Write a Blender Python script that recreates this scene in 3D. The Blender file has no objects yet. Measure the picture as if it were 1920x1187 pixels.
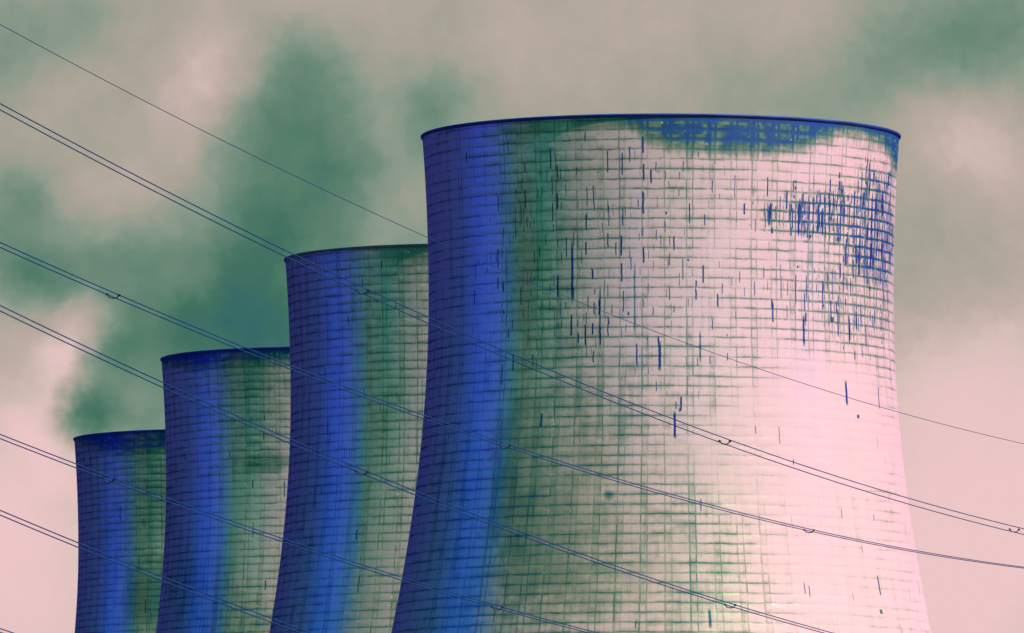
import bpy, bmesh, math, random
from mathutils import Vector
from math import radians as R, sin, cos, pi, sqrt

scene = bpy.context.scene
col = scene.collection

ENV_BANDS=[[[0.0, 0.0, 0.0], [0.0, 0.0, 0.018], [0.0, 0.0, 0.054], [0.0, 0.0, 0.172], [0.0, 0.0, 0.275], [0.0, 0.0, 1.067], [0.0, 0.05, 2.205], [0.0, 0.05, 1.973], [0.204, 0.05, 2.289], [0.05, 0.05, 1.314], [0.0, 0.618, 0.0], [0.719, 0.449, 0.143], [0.0, 0.483, 0.28], [0.0, 0.304, 0.235], [0.0, 0.007, 0.192], [0.0, 0.111, 0.299], [0.0, 0.012, 0.789], [0.0, 0.06, 0.356], [0.0, 0.175, 0.654], [0.208, 0.24, 0.659], [0.231, 0.198, 0.595], [0.147, 0.08, 0.49], [0.151, 0.0, 0.314], [0.044, 0.0, 0.887], [0.0, 0.0, 0.173], [0.0, 0.0, 0.161], [0.0, 0.0, 0.167], [0.0, 0.0, 0.169], [0.0, 0.078, 0.428], [0.138, 0.378, 0.486]], [[0.0, 0.0, 0.0], [0.0, 0.0, 0.0], [0.0, 0.0, 0.0], [0.0, 0.0, 0.023], [0.0, 0.0, 0.321], [0.0, 0.0, 1.218], [0.0, 0.05, 1.671], [0.0, 0.05, 1.518], [0.133, 0.05, 1.673], [0.0, 0.05, 0.0], [0.0, 0.0, 0.0], [0.0, 0.0, 0.0], [0.0, 0.0, 0.0], [0.0, 0.0, 0.0], [0.0, 0.0, 0.0], [0.0, 0.0, 0.0], [0.0, 0.0, 0.0], [0.0, 0.0, 0.011], [0.0, 0.057, 0.165], [0.0, 0.124, 0.116], [0.0, 0.093, 0.0], [0.0, 0.0, 0.0], [0.0, 0.0, 0.0], [0.0, 0.0, 0.0], [0.0, 0.0, 0.0], [0.0, 0.0, 0.0], [0.0, 0.0, 0.0], [0.0, 0.0, 0.0], [0.0, 0.0, 0.0], [0.0, 0.0, 0.0]], [[0.0, 0.0, 0.0], [0.0, 0.0, 0.0], [0.0, 0.0, 0.0], [0.0, 0.0, 0.0], [0.0, 0.0, 0.0], [0.0, 0.0, 0.0], [0.0, 0.0, 0.0], [0.0, 0.0, 0.0], [0.0, 0.0, 0.0], [0.0, 0.0, 0.0], [0.0, 0.0, 0.0], [0.0, 0.0, 0.0], [0.0, 0.0, 0.0], [0.0, 0.0, 0.0], [0.0, 0.0, 0.0], [0.0, 0.0, 0.0], [0.0, 0.0, 0.0], [0.0, 0.0, 0.0], [0.0, 1.021, 0.0], [0.0, 6.229, 0.0], [0.0, 7.272, 0.0], [0.0, 3.716, 0.0], [0.0, 0.0, 0.0], [0.0, 0.0, 1.132], [0.0, 0.0, 0.15], [0.0, 0.0, 0.0], [0.0, 0.0, 0.0], [0.0, 0.0, 0.0], [0.0, 0.0, 0.0], [0.0, 0.0, 0.0]], [[0.0, 0.0, 0.0], [0.0, 0.0, 0.0], [0.0, 0.0, 0.0], [0.0, 0.0, 0.0], [0.0, 0.0, 0.0], [0.0, 0.0, 0.0], [0.0, 0.0, 0.0], [0.0, 0.0, 0.0], [0.0, 0.0, 0.0], [0.0, 0.0, 0.0], [0.0, 0.0, 0.0], [0.0, 0.0, 0.0], [0.0, 0.0, 0.0], [0.0, 0.0, 0.0], [0.0, 0.0, 0.0], [0.0, 0.0, 0.0], [0.0, 0.0, 0.0], [0.0, 0.0, 0.0], [0.0, 0.0, 0.0], [0.0, 0.0, 0.0], [0.0, 2.222, 0.0], [0.0, 3.108, 0.0], [0.0, 0.0, 0.0], [0.0, 0.0, 0.0], [0.0, 0.0, 0.0], [0.0, 0.0, 0.0], [0.0, 0.0, 0.0], [0.0, 0.0, 0.0], [0.0, 0.0, 0.0], [0.0, 0.0, 0.0]]]
ENV_KNOTS=[-180.0, -160.0, -140.0, -126.0, -116.0, -108.0, -102.0, -96.0, -90.0, -84.0, -78.0, -72.0, -64.0, -54.0, -42.0, -28.0, -14.0, 0.0, 12.0, 24.0, 36.0, 48.0, 60.0, 76.0, 92.0, 108.0, 124.0, 140.0, 156.0, 168.0]
CLOUDS=[(-100, -100, 620, -0.042), (-100, 270, 620, -0.031), (-100, 640, 620, 0.035), (-100, 1010, 620, 0.2), (-100, 1380, 620, 0.026), (320, -100, 620, 0.05), (320, 270, 620, 0.019), (320, 640, 620, -0.13), (320, 1010, 620, 0.083), (320, 1380, 620, 0.021), (740, -100, 620, 0.027), (740, 270, 620, -0.05), (740, 640, 620, -0.104), (740, 1010, 620, -0.054), (740, 1380, 620, -0.0), (1160, -100, 620, 0.036), (1160, 270, 620, 0.011), (1160, 640, 620, 0.052), (1160, 1010, 620, 0.0), (1160, 1380, 620, -0.0), (1580, -100, 620, 0.034), (1580, 270, 620, -0.024), (1580, 640, 620, 0.045), (1580, 1010, 620, 0.114), (1580, 1380, 620, 0.043), (2000, -100, 620, -0.025), (2000, 270, 620, 0.02), (2000, 640, 620, 0.09), (2000, 1010, 620, 0.147), (2000, 1380, 620, 0.054), (0, 0, 130, -0.001), (100, 20, 130, -0.031), (25, 75, 130, -0.033), (180, 10, 130, -0.029), (300, 20, 130, -0.023), (170, 60, 130, -0.016), (250, 60, 130, 0.005), (330, 60, 130, 0.006), (420, 110, 130, 0.069), (340, 150, 130, 0.025), (340, 210, 130, 0.082), (280, 120, 130, -0.012), (20, 150, 130, -0.008), (100, 170, 130, 0.02), (180, 190, 130, 0.03), (430, 30, 130, 0.003), (470, 60, 130, -0.034), (540, 10, 130, 0.009), (600, 10, 130, 0.028), (560, 70, 130, -0.038), (620, 70, 130, -0.011), (530, 110, 130, -0.055), (590, 110, 130, -0.048), (450, 180, 130, -0.009), (500, 190, 130, -0.038), (560, 200, 130, -0.053), (620, 180, 130, -0.046), (520, 260, 130, -0.049), (470, 250, 130, -0.02), (580, 300, 130, -0.062), (450, 330, 130, -0.047), (380, 280, 130, 0.01), (640, 300, 130, -0.012), (520, 380, 130, -0.031), (300, 300, 130, 0.047), (200, 300, 130, 0.04), (130, 340, 130, 0.06), (60, 330, 130, -0.022), (30, 370, 130, -0.06), (80, 380, 130, -0.009), (0, 280, 130, 0.026), (60, 250, 130, 0.035), (150, 390, 130, 0.022), (250, 380, 130, 0.077), (350, 370, 130, 0.038), (30, 430, 130, -0.019), (160, 440, 130, 0.021), (250, 430, 130, -0.011), (330, 440, 130, -0.001), (400, 420, 130, -0.006), (0, 500, 130, -0.095), (110, 520, 130, -0.066), (160, 500, 130, -0.017), (250, 500, 130, -0.044), (320, 520, 130, 0.009), (500, 430, 130, -0.039), (560, 430, 130, -0.026), (300, 570, 130, -0.004), (400, 530, 130, -0.05), (480, 510, 130, -0.043), (520, 580, 130, -0.009), (450, 600, 130, -0.029), (500, 640, 130, -0.065), (400, 640, 130, -0.043), (350, 640, 130, -0.044), (60, 560, 130, -0.055), (120, 570, 100, 0.032), (165, 605, 100, 0.13), (30, 600, 100, 0.084), (110, 640, 100, 0.105), (70, 680, 100, 0.016), (20, 740, 100, 0.023), (60, 800, 100, 0.111), (105, 695, 100, 0.115), (20, 660, 100, 0.001), (200, 620, 100, -0.065), (220, 680, 100, -0.075), (180, 690, 100, -0.005), (160, 720, 100, 0.039), (130, 750, 100, 0.037), (170, 760, 100, -0.192), (150, 790, 100, -0.123), (240, 740, 100, 0.018), (280, 760, 100, -0.057), (280, 680, 100, -0.027), (300, 620, 130, -0.046), (0, 700, 100, 0.035), (50, 900, 100, 0.027), (50, 1000, 100, 0.015), (50, 1150, 100, 0.013), (10, 850, 100, -0.002), (120, 880, 100, 0.079), (250, 900, 100, 0.034), (400, 800, 130, -0.01), (600, 700, 130, -0.018), (250, 820, 100, -0.095), (700, 60, 190, 0.03), (700, 150, 190, -0.001), (700, 250, 190, -0.034), (660, 350, 130, -0.04), (640, 430, 130, -0.0), (740, 240, 90, 0.049), (750, 400, 190, 0.09), (780, 205, 90, 0.001), (820, 170, 90, -0.052), (870, 195, 90, -0.015), (790, 235, 90, -0.036), (780, 165, 90, -0.008), (745, 160, 90, 0.004), (820, 130, 90, -0.005), (900, 150, 90, -0.03), (850, 165, 90, -0.016), (900, 200, 90, 0.007), (880, 60, 190, 0.022), (950, 100, 190, 0.023), (1000, 50, 190, 0.001), (1000, 150, 190, 0.025), (1100, 60, 190, 0.017), (1200, 80, 190, 0.015), (1100, 170, 190, -0.007), (1300, 60, 190, 0.003), (1300, 150, 190, -0.026), (1400, 100, 190, 0.023), (1400, 180, 190, -0.033), (1500, 60, 190, 0.033), (1500, 150, 190, -0.033), (1550, 200, 190, -0.01), (1600, 60, 190, -0.001), (1600, 150, 190, -0.027), (1680, 200, 190, -0.022), (1700, 60, 190, -0.05), (1780, 50, 190, -0.037), (1750, 120, 190, -0.027), (1850, 60, 190, -0.031), (1900, 10, 190, -0.066), (1900, 140, 190, -0.027), (1800, 230, 190, 0.061), (1850, 280, 190, 0.04), (1900, 220, 190, 0.012), (1720, 280, 190, 0.047), (1900, 330, 190, 0.028), (1760, 350, 190, -0.019), (1740, 480, 190, -0.017), (1850, 420, 190, -0.014), (1900, 480, 190, -0.034), (1720, 560, 190, -0.039), (1750, 630, 190, -0.001), (1850, 600, 190, -0.005), (1720, 700, 190, 0.013), (1800, 700, 190, 0.008), (1900, 750, 190, 0.016), (1800, 850, 190, -0.012), (1900, 1000, 190, 0.023), (1800, 1150, 190, 0.04), (1750, 950, 190, 0.02), (1740, 800, 190, 0.012)]
LINE_P=[-22.314, 450.0]
LINE_D=[0.28396, 0.95883]
LINES={'A': (-3.926, [0.00022976, -0.08437727, 51.50803859], []), 'B': (0.0, [0.00022251, -0.08615347, 45.72765514], [52.99, 119.65, 186.48]), 'C': (-7.852, [0.00022856, -0.07944903, 43.33746665], [38.35, 103.78, 167.24]), 'D': (0.0, [0.00021991, -0.0863577, 36.89864365], [52.85, 120.7]), 'E': (-7.852, [0.00021283, -0.07727036, 34.47440702], [37.8, 102.29]), 'F': (0.0, [0.00021991, -0.08399987, 27.96537853], []), 'G': (-7.852, [0.00021283, -0.07727036, 25.5676653], [])}

# ------------------------------------------------------------------ camera
FPX = 19360.0                        # focal length in pixels of a 1920 px wide frame
cam_d = bpy.data.cameras.new("camera")
cam = bpy.data.objects.new("camera", cam_d)
col.objects.link(cam)
cam.location = (0, 0, 1.7)
cam.rotation_euler = (pi / 2 + math.atan(1500.0 / FPX), 0, 0)
cam_d.sensor_width = 36.0
cam_d.lens = 36.0 * FPX / 1920.0
cam_d.clip_start = 1.0
cam_d.clip_end = 60000.0
scene.camera = cam

scene.view_settings.view_transform = 'Standard'
scene.view_settings.look = 'None'
scene.view_settings.gamma = 1.0
scene.view_settings.exposure = 0.4
EXPO = 2 ** 0.4


# ------------------------------------------------------------------ node helper
class S:
    """A float or vector socket with arithmetic."""
    def __init__(s, nt, sock): s.nt, s.k = nt, sock
    def _m(s, op, *a, clamp=False):
        n = s.nt.nodes.new('ShaderNodeMath'); n.operation = op; n.use_clamp = clamp
        for i, v in enumerate((s,) + a):
            if isinstance(v, S): s.nt.links.new(v.k, n.inputs[i])
            else: n.inputs[i].default_value = v
        return S(s.nt, n.outputs[0])
    def __add__(s, o): return s._m('ADD', o)
    __radd__ = __add__
    def __sub__(s, o): return s._m('SUBTRACT', o)
    def __rsub__(s, o): return const(s.nt, o)._m('SUBTRACT', s)
    def __mul__(s, o): return s._m('MULTIPLY', o)
    __rmul__ = __mul__
    def __truediv__(s, o): return s._m('DIVIDE', o)
    def fl(s): return s._m('FLOOR')
    def fr(s): return s._m('FRACT')
    def ab(s): return s._m('ABSOLUTE')
    def sq(s): return s._m('SQRT')
    def mx(s, o): return s._m('MAXIMUM', o)
    def mn(s, o): return s._m('MINIMUM', o)
    def gt(s, o): return s._m('GREATER_THAN', o)
    def cl(s): return s._m('ADD', 0.0, clamp=True)


def const(nt, v):
    n = nt.nodes.new('ShaderNodeValue'); n.outputs[0].default_value = v
    return S(nt, n.outputs[0])


def step(x, a, b, y0=0.0, y1=1.0, kind='SMOOTHSTEP'):
    """0 below a, 1 above b (a < b) mapped to y0..y1"""
    n = x.nt.nodes.new('ShaderNodeMapRange'); n.interpolation_type = kind
    x.nt.links.new(x.k, n.inputs['Value'])
    for nm, v in (('From Min', a), ('From Max', b), ('To Min', y0), ('To Max', y1)):
        if isinstance(v, S): x.nt.links.new(v.k, n.inputs[nm])
        else: n.inputs[nm].default_value = v
    return S(x.nt, n.outputs[0])


def vec(nt, x, y, z):
    n = nt.nodes.new('ShaderNodeCombineXYZ')
    for i, v in enumerate((x, y, z)):
        if isinstance(v, S): nt.links.new(v.k, n.inputs[i])
        else: n.inputs[i].default_value = v
    return S(nt, n.outputs[0])


def sep(nt, sock):
    n = nt.nodes.new('ShaderNodeSeparateXYZ'); nt.links.new(sock, n.inputs[0])
    return [S(nt, o) for o in n.outputs]


def noise(v, scale=1.0, detail=2.0, rough=0.5):
    n = v.nt.nodes.new('ShaderNodeTexNoise')
    v.nt.links.new(v.k, n.inputs['Vector'])
    n.inputs['Scale'].default_value = scale
    n.inputs['Detail'].default_value = detail
    n.inputs['Roughness'].default_value = rough
    return S(v.nt, n.outputs[0])


def white(v):
    n = v.nt.nodes.new('ShaderNodeTexWhiteNoise'); n.noise_dimensions = '3D'
    v.nt.links.new(v.k, n.inputs['Vector'])
    return S(v.nt, n.outputs['Value'])


def ramp(x, stops, interp='LINEAR'):
    n = x.nt.nodes.new('ShaderNodeValToRGB'); cr = n.color_ramp; cr.interpolation = interp
    while len(cr.elements) > 1: cr.elements.remove(cr.elements[-1])
    cr.elements[0].position = stops[0][0]; cr.elements[0].color = (*stops[0][1], 1)
    for p, c in stops[1:]:
        e = cr.elements.new(p); e.color = (*c, 1)
    x.nt.links.new(x.k, n.inputs[0])
    return n.outputs[0]


def mixc(nt, f, a, b, mode='MIX'):
    n = nt.nodes.new('ShaderNodeMix'); n.data_type = 'RGBA'; n.blend_type = mode
    n.clamp_result = False
    for key, v in ((0, f), (6, a), (7, b)):
        if isinstance(v, S): nt.links.new(v.k, n.inputs[key])
        elif isinstance(v, (tuple, list)): n.inputs[key].default_value = (*v, 1)
        elif isinstance(v, (int, float)): n.inputs[key].default_value = v
        else: nt.links.new(v, n.inputs[key])
    return n.outputs[2]


def s2l(r, g, b):
    f = lambda c: c / 12.92 if c <= .04045 else ((c + .055) / 1.055) ** 2.4
    return tuple(f(v / 255) for v in (r, g, b))


# ------------------------------------------------------------------ sky: banks of steam and cloud, tinted light
world = bpy.data.worlds.new("World"); scene.world = world
world.use_nodes = True
nt = world.node_tree; nt.nodes.clear()
tc = nt.nodes.new('ShaderNodeTexCoord')
dx, dy, dz = sep(nt, tc.outputs['Generated'])
azm = dx._m('ARCTAN2', 0.0 - dy)                 # 0 = towards the viewer's back, +-pi = over the towers
azn = azm / (2 * pi) + 0.5                       # 0..1, both ends over the towers
hor = (dx * dx + dy * dy).sq()
elev = dz._m('ARCTAN2', hor)
LS = 10.0
def band(tab):
    st = [((ENV_KNOTS[i] + 180.0) / 360.0, tuple(c / LS for c in tab[i])) for i in range(len(tab))]
    st.append((1.0, tuple(c / LS for c in tab[0])))
    return ramp(azn, st)
surround = band(ENV_BANDS[0])
for bnd, e_ in zip(ENV_BANDS[1:], (14, 34, 56)):
    surround = mixc(nt, step(elev, R(e_ - 4), R(e_ + 4)), surround, band(bnd))
sc_ = nt.nodes.new('ShaderNodeVectorMath'); sc_.operation = 'SCALE'
nt.links.new(surround, sc_.inputs[0]); sc_.inputs['Scale'].default_value = LS
# the cloud bank beyond the towers: position on the sky measured along and up from the horizon
dys = dy.mx(0.01)
cx = (dx / dys) * FPX + 960.0
cy = 2093.0 - (dz / dys) * FPX
p0 = vec(nt, cx * 0.01, cy * 0.01, 0.0)
w1 = noise(vec(nt, cx * 0.01, cy * 0.01, 3.7), 1.1, 3.0, .55)
w2 = noise(vec(nt, cx * 0.01, cy * 0.01, 9.1), 1.1, 3.0, .55)
w3 = noise(vec(nt, cx * 0.01, cy * 0.01, 15.7), 3.4, 4.0, .6)
w4 = noise(vec(nt, cx * 0.01, cy * 0.01, 21.1), 3.4, 4.0, .6)
wx = cx + (w1 - 0.5) * 60.0 + (w3 - 0.5) * 34.0
wy = cy + (w2 - 0.5) * 60.0 + (w4 - 0.5) * 34.0
pw = vec(nt, wx, wy, 0.0)
tone = const(nt, 0.7)
for (bx, by, br, ba) in CLOUDS:
    d = nt.nodes.new('ShaderNodeVectorMath'); d.operation = 'DISTANCE'
    nt.links.new(pw.k, d.inputs[0]); d.inputs[1].default_value = (bx, by, 0)
    tone = tone + step(S(nt, d.outputs['Value']), 0.0, float(br), float(ba), 0.0, 'SMOOTHERSTEP')
fb = noise(vec(nt, wx * 0.01, wy * 0.008, 1.3), 0.9, 5.0, .55)
fb2 = noise(vec(nt, wx * 0.01, wy * 0.01, 5.3), 3.0, 4.0, .5)
amp = step(tone, .82, .93, 1.0, .25)
tone = tone + ((fb - 0.5) * 0.10 + (fb2 - 0.5) * 0.045) * amp
SKY = [(.35, (45, 92, 140)), (.40, (45, 102, 107)), (.47, (66, 113, 97)), (.52, (86, 126, 107)), (.58, (110, 138, 121)),
       (.65, (140, 154, 139)), (.72, (168, 163, 149)), (.80, (190, 173, 165)), (.88, (217, 192, 187)), (.95, (237, 198, 199))]
cloud = ramp(tone, [(p, tuple(v / EXPO for v in s2l(*c))) for p, c in SKY])
win = step((azm.ab() - pi).ab(), R(3.8), R(6.0), 1.0, 0.0) * step(elev, R(7.2), R(9.5), 1.0, 0.0)
final = mixc(nt, win, sc_.outputs[0], cloud)
bg = nt.nodes.new('ShaderNodeBackground'); nt.links.new(final, bg.inputs[0]); bg.inputs[1].default_value = 1.0
wo = nt.nodes.new('ShaderNodeOutputWorld'); nt.links.new(bg.outputs[0], wo.inputs[0])
world.cycles.sampling_method = 'MANUAL'
world.cycles.sample_map_resolution = 2048

# ------------------------------------------------------------------ sun
SUN_AZ, SUN_EL = R(57), R(44)
sd = bpy.data.lights.new("sun", 'SUN'); sun = bpy.data.objects.new("sun", sd); col.objects.link(sun)
sd.energy = 4.4; sd.color = (1.0, .525, .695); sd.angle = R(0.6)
to_sun = Vector((sin(SUN_AZ) * cos(SUN_EL), -cos(SUN_AZ) * cos(SUN_EL), sin(SUN_EL)))
sun.rotation_euler = to_sun.to_track_quat('Z', 'Y').to_euler()
sun.location = (200, -200, 300)


# ------------------------------------------------------------------ object helpers
def link(name, mesh, mats, parent=None):
    o = bpy.data.objects.new(name, mesh); col.objects.link(o)
    for m in (mats if isinstance(mats, (list, tuple)) else [mats]): mesh.materials.append(m)
    if parent: o.parent = parent
    return o


def thing(name, label, cat, loc, group=None):
    o = bpy.data.objects.new(name, None); col.objects.link(o)
    o.location = loc; o['label'] = label; o['category'] = cat
    if group: o['group'] = group
    return o


def lathe(name, prof, seg, mat, parent, closed=True):
    """revolve (r, z) pairs; smooth shaded"""
    me = bpy.data.meshes.new(name)
    n = len(prof); vs = []
    for j in range(seg):
        a = 2 * pi * j / seg; ca, sa = cos(a), sin(a)
        vs += [(r * ca, r * sa, z) for r, z in prof]
    fs = []
    for j in range(seg):
        k = (j + 1) % seg
        for i in range(n if closed else n - 1):
            i2 = (i + 1) % n
            fs.append((j * n + i, k * n + i, k * n + i2, j * n + i2))
    me.from_pydata(vs, [], fs); me.validate(); me.update()
    for p in me.polygons: p.use_smooth = True
    return link(name, me, mat, parent)


def tube(name, pts, r, mat, parent, seg=6):
    me = bpy.data.meshes.new(name); vs = []; fs = []
    for i, p in enumerate(pts):
        t = (pts[min(i + 1, len(pts) - 1)] - pts[max(i - 1, 0)]).normalized()
        a = t.cross(Vector((0, 0, 1)))
        a = a.normalized() if a.length > 1e-4 else Vector((1, 0, 0))
        b = t.cross(a)
        for s in range(seg):
            q = 2 * pi * s / seg
            vs.append(p + (a * cos(q) + b * sin(q)) * r)
    for i in range(len(pts) - 1):
        for s in range(seg):
            s2 = (s + 1) % seg
            fs.append((i * seg + s, i * seg + s2, (i + 1) * seg + s2, (i + 1) * seg + s))
    fs.append(tuple(range(seg))[::-1]); fs.append(tuple((len(pts) - 1) * seg + s for s in range(seg)))
    me.from_pydata(vs, [], fs); me.update()
    for p in me.polygons: p.use_smooth = True
    return link(name, me, mat, parent)


# ------------------------------------------------------------------ cooling tower form
TOP = 113.8          # rim height
TH = TOP - 18.65     # throat height
RT = 26.64           # throat radius
def wall_r(z):
    k = .337 if z > TH else .407
    return sqrt(RT * RT + (k * (z - TH)) ** 2)

PW = 67              # shutter panels round the shell
LIFT = 1.11          # height of one casting lift

CONC = [(0.0, (.84, .66, .68)), (.10, (.73, .61, .60)), (.25, (.38, .40, .33)), (.42, (.16, .28, .225)), (.55, (.07, .21, .15)),
        (.66, (.03, .13, .25)), (.76, (.018, .075, .36)), (1.0, (.012, .016, .15))]


def px_to_surface(px, py, X, Y):
    """where the line of sight of a photo point meets a tower's wall: (angle from facing side, height)"""
    u = (px - 960) / FPX; v = (593.5 - py) / FPX; t = math.atan(1500 / FPX)
    d = Vector((u, cos(t) - v * sin(t), sin(t) + v * cos(t)))
    s = (Y - 30) / d.y
    for _ in range(40):
        p = d * s; z = p.z + 1.7; x = p.x - X
        r = wall_r(z); yy = sqrt(max(r * r - x * x, .01))
        s = (Y - yy) / d.y
    return math.atan2(x, yy), z


def concrete(name, seed, spots, band, streak, fade, grime_shade, X, Y, base=0.0, sootk=1.0):
    """cast concrete shell: lift joints, panel joints, run-off streaks, soot under the rim, grime patches.
    spots: (px, py, half w px, half h px, strength) ; band: list of (angle deg, soot depth in m)"""
    m = bpy.data.materials.new(name); m.use_nodes = True
    nt = m.node_tree; nt.nodes.clear()
    tc = nt.nodes.new('ShaderNodeTexCoord')
    x, y, z = sep(nt, tc.outputs['Object'])
    phi = x._m('ARCTAN2', 0.0 - y)
    C = phi * RT                                          # metres round the throat
    big = noise(vec(nt, C, z, seed), .045, 4.0, .55)
    mid = noise(vec(nt, C, z, seed + 5.0), .30, 3.0, .6)
    fine = noise(vec(nt, C, z, seed + 9.0), 2.2, 3.0, .65)
    vst = noise(vec(nt, C * 2.2, z * .13, seed + 2.0), 1.0, 3.0, .6)    # long vertical wash marks
    wob = noise(vec(nt, C * .5, z * .35, seed + 3.0), 1.0, 2.0, .5)
    # lift joints
    v = z / LIFT + (wob - 0.5) * .22
    row = (v + 0.5).fl()
    dh = (v - row).ab() * LIFT
    hn = noise(vec(nt, C * .22, row * 3.1, seed + 4.0), 1.0, 2.0, .6)
    hn2 = noise(vec(nt, C * 1.6, row * 7.1, seed + 6.0), 1.0, 1.0, .5)
    hline = step(dh, .03, .16, 1.0, 0.0) * (step(hn, .3, .62, .62, 1.0) * step(hn2, .3, .6, .7, 1.0))
    hsoft = step(dh, .05, .48, 1.0, 0.0) * step(hn, .30, .62)
    # panel joints
    u = phi * (PW / (2 * pi))
    cell = v.fl()
    def joint(off, sd, half):
        uu = u + off
        i = (uu + 0.5).fl()
        jit = white(vec(nt, i, cell, sd)) - 0.5
        dist = (uu - i + jit * .022).ab() * (2 * pi * RT / PW) + (fine - .5) * .05
        wr = white(vec(nt, i, cell, sd + 1.0))
        wc = white(vec(nt, i, 7.0, sd + 2.0))
        inten = (step(wr, .10, .90) * .62 + .34) * (step(wc, .05, .9) * .65 + .4)
        ln = step(dist, half * .45, half * 1.6, 1.0, 0.0)
        return ln * inten, wc, i, dist
    j1, wc1, i1, d1 = joint(0.0, seed + 11.0, .075)
    j2, wc2, i2, d2 = joint(-.27, seed + 17.0, .065)
    j3, wc3, i3, d3 = joint(-.62, seed + 23.0, .03)
    j3 = j3 * .22
    # the narrow closing strip between two joints is a little dirtier on some panels
    uf = u.fr()
    strip = step((uf - .135).ab(), .10, .15, 1.0, 0.0) * step(noise(vec(nt, u.fl() * 3.7, z * .10, seed + 8.0), 1.0, 2.0, .6), .38, .68)
    # run-off streaks hanging from joints
    def streaks(mult, length, sd, dens, wmax):
        us = u * mult + 13.0 * sd
        iu = us.fl()
        vs = z / length + white(vec(nt, iu, 1.0, sd)) * 9.0
        iv = vs.fl()
        r1 = white(vec(nt, iu, iv, sd)); r2 = white(vec(nt, iu, iv, sd + 1.0)); r3 = white(vec(nt, iu, iv, sd + 2.0))
        wig = (noise(vec(nt, iu * 5.0, z * 1.3, sd), 1.0, 2.0, .6) - 0.5) * .22
        dist = (us.fr() - .5 + (r2 - .5) * .5 + wig).ab() * (2 * pi * RT / PW / mult)
        fv = vs.fr()                                        # 0 bottom .. 1 top of the slot
        lo = r3 * .5 + .05
        on = step(fv, lo, lo + .12) * step(fv, .86, .97, 1.0, 0.0)
        w = (r2 * .8 + .35) * wmax
        return step(dist, w * .45, w * 1.15, 1.0, 0.0) * on * (dens._m('GREATER_THAN', r1))
    def patch(px, py, hw, hh, soft=1.0):
        a, zz = px_to_surface(px, py, X, Y)
        a1, _ = px_to_surface(px + hw, py, X, Y); a0, _ = px_to_surface(px - hw, py, X, Y)
        _, z1 = px_to_surface(px, py + hh, X, Y)
        da = max(abs(a1 - a), abs(a0 - a)); dz_ = abs(zz - z1)
        n = ((phi - a) / da); k = ((z - zz) / dz_)
        return (n * n + k * k).sq()
    dens = const(nt, streak)
    dirt_shade = const(nt, 0.0)
    zoneR = None
    for (px, py, hw, hh, a, kind) in spots:
        q = patch(px, py, hw, hh)
        if kind == 'streak':
            mk = step(q + (mid - .5) * .9, .35, 1.15, a, 0.0)
            dens = dens + mk
        elif kind == 'dense':
            mk = step(q + (mid - .5) * 1.0, .45, 1.1, a, 0.0)
            zoneR = mk if zoneR is None else zoneR.mx(mk)
        elif kind == 'fade':
            mk = step(q + (big - .5) * .8, .5, 1.1, a, 0.0)
            fade_m = mk
            fade = fade_m if isinstance(fade, (int, float)) else fade.mx(fade_m)
        elif kind == 'grime_shade':
            dirt_shade = dirt_shade + step(q + (mid - .5) * 1.4, .2, 1.15, a, 0.0)
        elif kind == 'mark':
            wg = (noise(vec(nt, z * 1.1, seed, px), 1.0, 2.0, .6) - .5) * .7
            a_, z_ = px_to_surface(px, py, X, Y)
            hw_ = hw * .055 / RT / max(cos(a_), .2)
            n = ((phi - a_ - wg * hw_ * 1.5) / hw_).ab(); k = ((z - z_) / (hh * .061)).ab()
            dirt_shade = dirt_shade.mx(step(n.mx(k) , .55, 1.05, a, 0.0))
    s1 = streaks(3.0, 3.1, seed + 31.0, dens, .11)
    s2 = streaks(5.0, 1.9, seed + 37.0, dens * .8, .06)
    st = s1.mx(s2 * .85)
    rn = noise(vec(nt, C * 2.3, z * .17, seed + 41.0), 1.0, 4.0, .62)
    rn2 = noise(vec(nt, C * 4.6, z * .30, seed + 43.0), 1.0, 3.0, .6)
    lineamt = step(big, .35, .65, .75, 1.0)
    if not isinstance(fade, (int, float)): lineamt = lineamt * (1.0 - fade)
    vl = j1.mx(j2).mx(j3)
    d = (hline * step(hn, .40, .7, .25, .38)).mx(vl * .36) * lineamt
    pt = white(vec(nt, (u - .27).fl(), row, seed + 61.0)) - .5
    soft = (hsoft * .10 + strip * .12 + (fine - .5) * .22 + pt * .07 + step(vst, .45, .75) * .10 - .01) * (lineamt * .8 + .2)
    d = d + soft.mx(0.0)
    d = d + step(mid, .55, .85) * .05
    if zoneR is not None:
        zs = streaks(8.0, 2.6, seed + 51.0, zoneR * .35, .12)
        zs2 = streaks(5.0, 4.2, seed + 57.0, zoneR * .40, .15)
        jw = step(d1, .05, .16, 1.0, 0.0).mx(step(d2, .05, .14, 1.0, 0.0)).mx(step(d3, .03, .10, 1.0, 0.0) * .8)
        zl = (step(dh, .06, .22, 1.0, 0.0) * step(hn2, .25, .5, .5, 1.0)).mx(jw * step(fine, .3, .6, .5, 1.0)) * zoneR * .66
        thr = .74 - zoneR * .205
        org = step(rn - thr, 0.0, .05).mx(step(rn2 - thr, 0.0, .05)) * zoneR.gt(.02)
        d = d.mx(zl) + (fine - .42).mx(0.0) * zoneR * .6
        d = d.mx(org * .87)
        st = st.mx(zs).mx(zs2 * .95)
    d = d.mx(st * .86)
    d = d + dirt_shade + grime_shade * step(big, .4, .75)
    # soot hanging under the rim
    fc = nt.nodes.new('ShaderNodeFloatCurve'); cu = fc.mapping.curves[0]
    f01 = lambda a: (a + 100) / 200.0
    bp = [(f01(a), dep / 12.0) for a, dep in band]
    cu.points[0].location = bp[0]; cu.points[-1].location = bp[-1]
    for b in bp[1:-1]: cu.points.new(*b)
    fc.mapping.update()
    nt.links.new(((phi * (180 / pi) + 100.0) / 200.0).k, fc.inputs['Value'])
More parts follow.
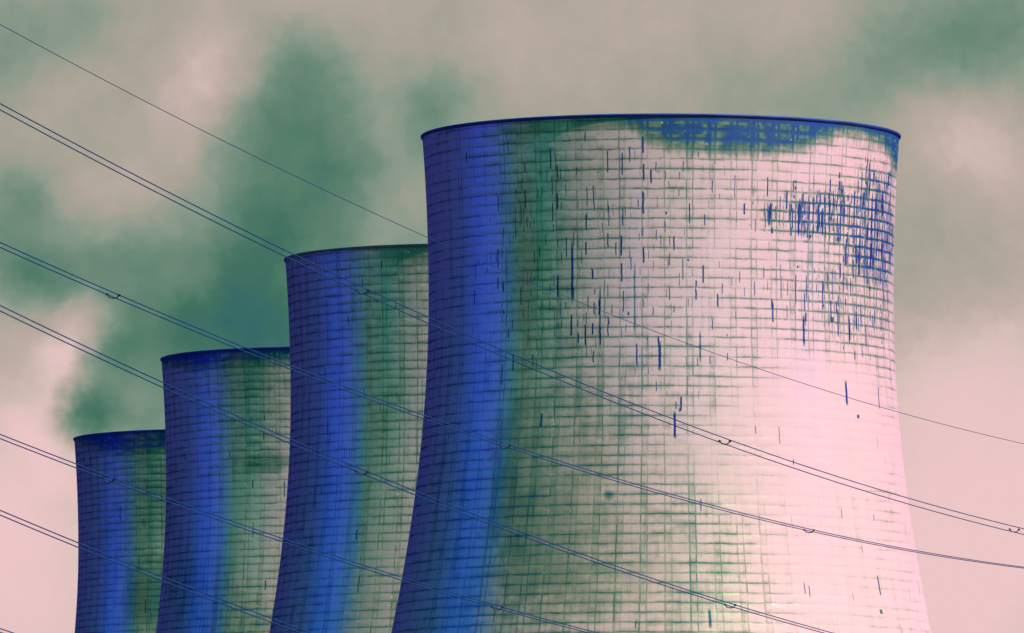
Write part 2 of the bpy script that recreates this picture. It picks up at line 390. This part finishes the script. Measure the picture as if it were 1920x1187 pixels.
    depth = S(nt, fc.outputs[0]) * 12.0
    ragged = (vst - .5) * 2.8 + (mid - .5) * 1.8
    below = (TOP - z) + ragged
    soot = step(below - depth, -1.6, 1.2, 1.0, 0.0) * step(depth, .2, 1.0)
    pan = noise(vec(nt, C * .55, row * .9, seed + 71.0), 1.0, 2.0, .6)
    centre = step(dh, .10, .34) * step(d1, .10, .40) * step(d2, .05, .25)
    sootd = 0.72 - centre * step(pan, .38, .62, .0, .24) - step(pan, .45, .75) * .06 + (fine - .5) * .12 + (mid - .5) * .12
    sootd = sootd * sootk
    pale = step(noise(vec(nt, C, z * .8, seed + 77.0), 1.6, 1.0, .5), .74, .78) * .45
    d = d + soot * (sootd - pale - d).mx(0.0 - d)
    d = (d + base)._m('MINIMUM', .97)
    albedo = ramp(d.cl(), CONC)
    # relief: panels slightly dished, joints proud, rough skin
    tilt = (white(vec(nt, u.fl(), cell, seed + 81.0)) - .5)
    vv = v.fr() - .5
    uv = (u - .27).fr() - .5
    hgt = (vv * vv + uv * uv * .6) * (-.045) + tilt * (.25 - vv * vv) * .10 + (fine - .5) * .012 + (mid - .5) * .05
    bump = nt.nodes.new('ShaderNodeBump'); bump.inputs['Strength'].default_value = 1.0
    bump.inputs['Distance'].default_value = 1.0
    nt.links.new(hgt.k, bump.inputs['Height'])
    dif = nt.nodes.new('ShaderNodeBsdfDiffuse'); nt.links.new(albedo, dif.inputs['Color'])
    nt.links.new(bump.outputs[0], dif.inputs['Normal'])
    gl = nt.nodes.new('ShaderNodeBsdfGlossy'); gl.distribution = 'GGX'
    gl.inputs['Roughness'].default_value = .235
    gl.inputs['Color'].default_value = (1, 1, 1, 1)
    nt.links.new(bump.outputs[0], gl.inputs['Normal'])
    mx = nt.nodes.new('ShaderNodeMixShader')
    nt.links.new((0.13 - d * .10).mx(.02).k, mx.inputs[0])
    nt.links.new(dif.outputs[0], mx.inputs[1]); nt.links.new(gl.outputs[0], mx.inputs[2])
    out = nt.nodes.new('ShaderNodeOutputMaterial'); nt.links.new(mx.outputs[0], out.inputs[0])
    return m


def plain(name, c, rough=.6, var=.3, metal=0.0, scale=.5):
    m = bpy.data.materials.new(name); m.use_nodes = True
    nt = m.node_tree; b = nt.nodes['Principled BSDF']
    tc = nt.nodes.new('ShaderNodeTexCoord')
    n = noise(S(nt, tc.outputs['Object']), scale, 4.0, .6)
    c0 = tuple(v * (1 - var) for v in c); c1 = tuple(min(v * (1 + var), 1) for v in c)
    nt.links.new(ramp(n, [(.3, c0), (.7, c1)]), b.inputs['Base Color'])
    b.inputs['Roughness'].default_value = rough; b.inputs['Metallic'].default_value = metal
    return m


def cooling_tower(X, Y, label, mat, rim_mat, inner_mat):
    t = thing('cooling_tower', label, 'cooling tower', (X, Y, 0), 'hyperbolic cooling towers in a receding row')
    zs = [TOP * (i / 90.0) for i in range(91)]
    prof = [(wall_r(z), z) for z in zs]
    thick = .45
    outer = prof
    inner = [(wall_r(z) - thick, z) for z in reversed(zs)]
    lathe('shell', outer, 384, mat, t, closed=False)
    lathe('inner_lining', inner, 192, inner_mat, t, closed=False)
    rw = wall_r(TOP)
    lathe('rim', [(rw - thick - .05, TOP - .05), (rw - thick - .05, TOP + .05), (rw + .12, TOP + .06), (rw + .20, TOP + .02),
                  (rw + .20, TOP - .10), (rw + .10, TOP - .2), (rw + .02, TOP - .35), (rw - .05, TOP - .35)], 384, rim_mat, t)
    return t


towers = [(17.07, 1180.0), (-2.4, 1351.0), (-24.7, 1530.0), (-45.3, 1711.0)]
rim_blue = plain('stained rim', (.022, .085, .42), .6, .35, scale=.3)
rim_green = plain('weathered rim', (.16, .32, .27), .6, .35, scale=.3)
inner = plain('shell lining', (.05, .07, .10), .8)

sp1 = [  # marks that stand out on the nearest tower
    (1070, 470, 190, 270, .24, 'streak'), (1330, 430, 260, 170, .13, 'streak'), (1200, 640, 220, 140, .10, 'streak'),
    (1645, 440, 62, 150, 1.0, 'dense'), (1555, 405, 100, 70, .85, 'dense'), (1610, 560, 80, 110, .55, 'dense'),
    (1590, 820, 280, 170, 1.0, 'fade'), (1430, 860, 180, 130, .7, 'fade'), (1620, 1050, 260, 220, .72, 'fade'), (1720, 960, 90, 330, 1.0, 'fade'),
    (1000, 238, 90, 22, .22, 'grime_shade'), (1120, 232, 80, 14, .22, 'grime_shade'), (985, 500, 45, 240, .10, 'grime_shade'), (1030, 1010, 110, 170, .10, 'grime_shade'), (960, 900, 60, 200, .10, 'grime_shade'),
    (1150, 1100, 260, 130, .05, 'grime_shade'), (1070, 960, 260, 360, .13, 'grime_shade'), (1040, 620, 150, 330, .07, 'grime_shade'), (965, 500, 55, 270, .22, 'streak'), (1010, 330, 60, 80, .12, 'streak'), (1110, 1063, 50, 12, .08, 'grime_shade'),  # broad patches: weathering plus half-shade painted into the concrete colour
    (1000, 470, 80, 240, .08, 'grime_shade'),
    (1073, 510, 3.0, 64, .78, 'mark'), (1125, 590, 2.2, 60, .55, 'mark'), (1190, 560, 2.0, 75, .45, 'mark'),
    (1237, 668, 3.4, 30, .70, 'mark'), (1265, 797, 2.8, 28, .80, 'mark'), (1587, 737, 2.4, 25, .85, 'mark'),
    (1141, 928, 13, 12, .34, 'grime_shade'), (1331, 1160, 3.0, 20, .50, 'mark'), (1015, 788, 3.0, 16, .72, 'mark'),
    (1507, 620, 2.4, 32, .7, 'mark'), (1609, 781, 3.0, 4, .7, 'mark'), (1652, 1147, 3.0, 5, .55, 'mark'),
    (1560, 599, 5.0, 5, .5, 'mark'), (1313, 650, 2.0, 32, .5, 'mark')]
b1 = [(-100, 0), (-60, 0), (-40, .1), (-28, .5), (-12, .7), (-8, 1.5), (-2, 3.3), (8, 4.2), (22, 4.3), (32, 3.9), (40, 2.6), (50, 1.6), (62, 1.9), (72, 3.0), (82, 4.6), (100, 5)]
c1 = concrete('cast concrete of the nearest shell', 1.7, sp1, b1, .012, 0, .06, *towers[0])
sp2 = [(760, 480, 80, 60, .10, 'grime_shade'), (690, 740, 60, 140, .06, 'grime_shade'), (700, 560, 60, 100, .10, 'streak')]
b2 = [(-100, 0), (-40, .3), (-30, 1.5), (-10, 2.6), (20, 2.0), (60, 2), (100, 2)]
c2 = concrete('cast concrete of the second shell', 23.1, sp2, b2, .03, 0, .10, *towers[1], .05, .62)
sp3 = [(500, 700, 110, 45, .12, 'grime_shade'), (500, 868, 70, 22, .26, 'grime_shade'), (480, 800, 80, 100, .08, 'grime_shade')]
b3 = [(-100, .3), (-65, 1.6), (-50, 2.6), (-30, 2.4), (-15, 2.2), (20, 2.0), (60, 2), (100, 2)]
c3 = concrete('cast concrete of the third shell', 47.3, sp3, b3, .02, 0, .14, *towers[2], .04, 1.06)
sp4 = [(290, 830, 60, 30, .20, 'grime_shade'), (285, 1120, 70, 90, .34, 'grime_shade'), (270, 950, 60, 130, .08, 'grime_shade')]
b4 = [(-100, .3), (-70, 1.0), (-60, 2.2), (-40, 3.6), (-20, 3.2), (20, 3), (60, 3), (100, 3)]
c4 = concrete('cast concrete of the farthest shell', 71.9, sp4, b4, .02, 0, .14, *towers[3], .07, 1.06)
labs = ["nearest and tallest looking concrete cooling tower, pink side streaked, rim sooty blue",
        "second cooling tower from the right, directly behind the nearest one, green stained rim",
        "third cooling tower from the right, between the second tower and the farthest one",
        "farthest and smallest looking cooling tower at the left, steam behind its rim"]
for (X, Y), lab, cm, rm in zip(towers, labs, (c1, c2, c3, c4), (rim_blue, rim_green, rim_blue, rim_blue)):
    cooling_tower(X, Y, lab, cm, rm, inner)

# ------------------------------------------------------------------ power lines crossing in front
wire_m = plain('weathered aluminium conductor', (.004, .075, .24), .6, .2, scale=3.0)
spacer_m = plain('dark cast spacer', (.012, .02, .09), .6, .2)
P0 = Vector((LINE_P[0], LINE_P[1], 0)); DV = Vector((LINE_D[0], LINE_D[1], 0)); NV = Vector((DV.y, -DV.x, 0))
def at(key, t, side=0.0, up=0.0):
    o, c, _ = LINES[key]
    p = P0 + DV * t + NV * (o + side); p.z = c[0] * t * t + c[1] * t + c[2] + up
    return p
T0, T1 = -60.0, 330.0
ts = [T0 + (T1 - T0) * i / 110 for i in range(111)]
WL = {'A': "single thin earth wire, the uppermost line of all, crossing the sky and the nearest tower",
      'B': "uppermost twin conductor line just below the single wire, touching the second tower's rim corner",
      'C': "second twin conductor line from the top, meeting the rim of the third tower",
      'D': "third twin conductor line from the top, crossing the third tower below its rim",
      'E': "fourth twin conductor line from the top, crossing the farthest tower just below its rim",
      'F': "fifth twin conductor line from the top, crossing the lower part of the farthest tower",
      'G': "lowest twin conductor line, only just entering at the bottom left corner"}
def spacer(key, t, parent):
    """a bent arm with a clamp on each conductor"""
    bm = bmesh.new()
    a = at(key, t - .16, -.25); b = at(key, t + .16, .25)
    mid = (a + b) / 2
    pts = [a, a + (b - a) * .18 + Vector((0, 0, -.13)), mid + Vector((0, 0, -.17)), b + (a - b) * .18 + Vector((0, 0, -.13)), b]
    me0 = []
    def seg(p, q, r):
        d = q - p; L = d.length
        ret = bmesh.ops.create_cone(bm, cap_ends=True, segments=8, radius1=r, radius2=r, depth=L)
        M = d.to_track_quat('Z', 'Y').to_matrix().to_4x4(); M.translation = (p + q) / 2
        bmesh.ops.transform(bm, matrix=M, verts=ret['verts'])
    for p, q in zip(pts[:-1], pts[1:]): seg(p, q, .028)
    for p in (a, b): seg(p - DV * .10, p + DV * .10, .055)
    for p in pts[1:-1]:
        ret = bmesh.ops.create_icosphere(bm, subdivisions=1, radius=.04)
        bmesh.ops.translate(bm, vec=p, verts=ret['verts'])
    me = bpy.data.meshes.new('spacer'); bm.to_mesh(me); bm.free()
    return link('spacer', me, spacer_m, parent)
for key in 'ABCDEFG':
    single = key == 'A'
    root = thing('earth_wire' if single else 'twin_power_line', WL[key], 'power line', (0, 0, 0),
                 None if single else 'twin conductors of the overhead line')
    if single:
        tube('wire', [at(key, t) for t in ts], .017, wire_m, root)
        continue
    for s in (-1, 1):
        k = -.0006 if key == 'B' else 0.0
        tube('wire', [at(key, t, .25 * s, -s * k * max(t, 0)) for t in ts], .027, wire_m, root)
    sps = LINES[key][2]
    for t in sps: spacer(key, t, root)

# ------------------------------------------------------------------ ground, reaching the horizon
me = bpy.data.meshes.new('ground')
G = 30000
me.from_pydata([(-G, -G, 0), (G, -G, 0), (G, G, 0), (-G, G, 0)], [], [(0, 1, 2, 3)])
gr = link('ground', me, plain('rough grassland', (.004, .003, .004), .9, .4, scale=.02)); gr['kind'] = 'structure'
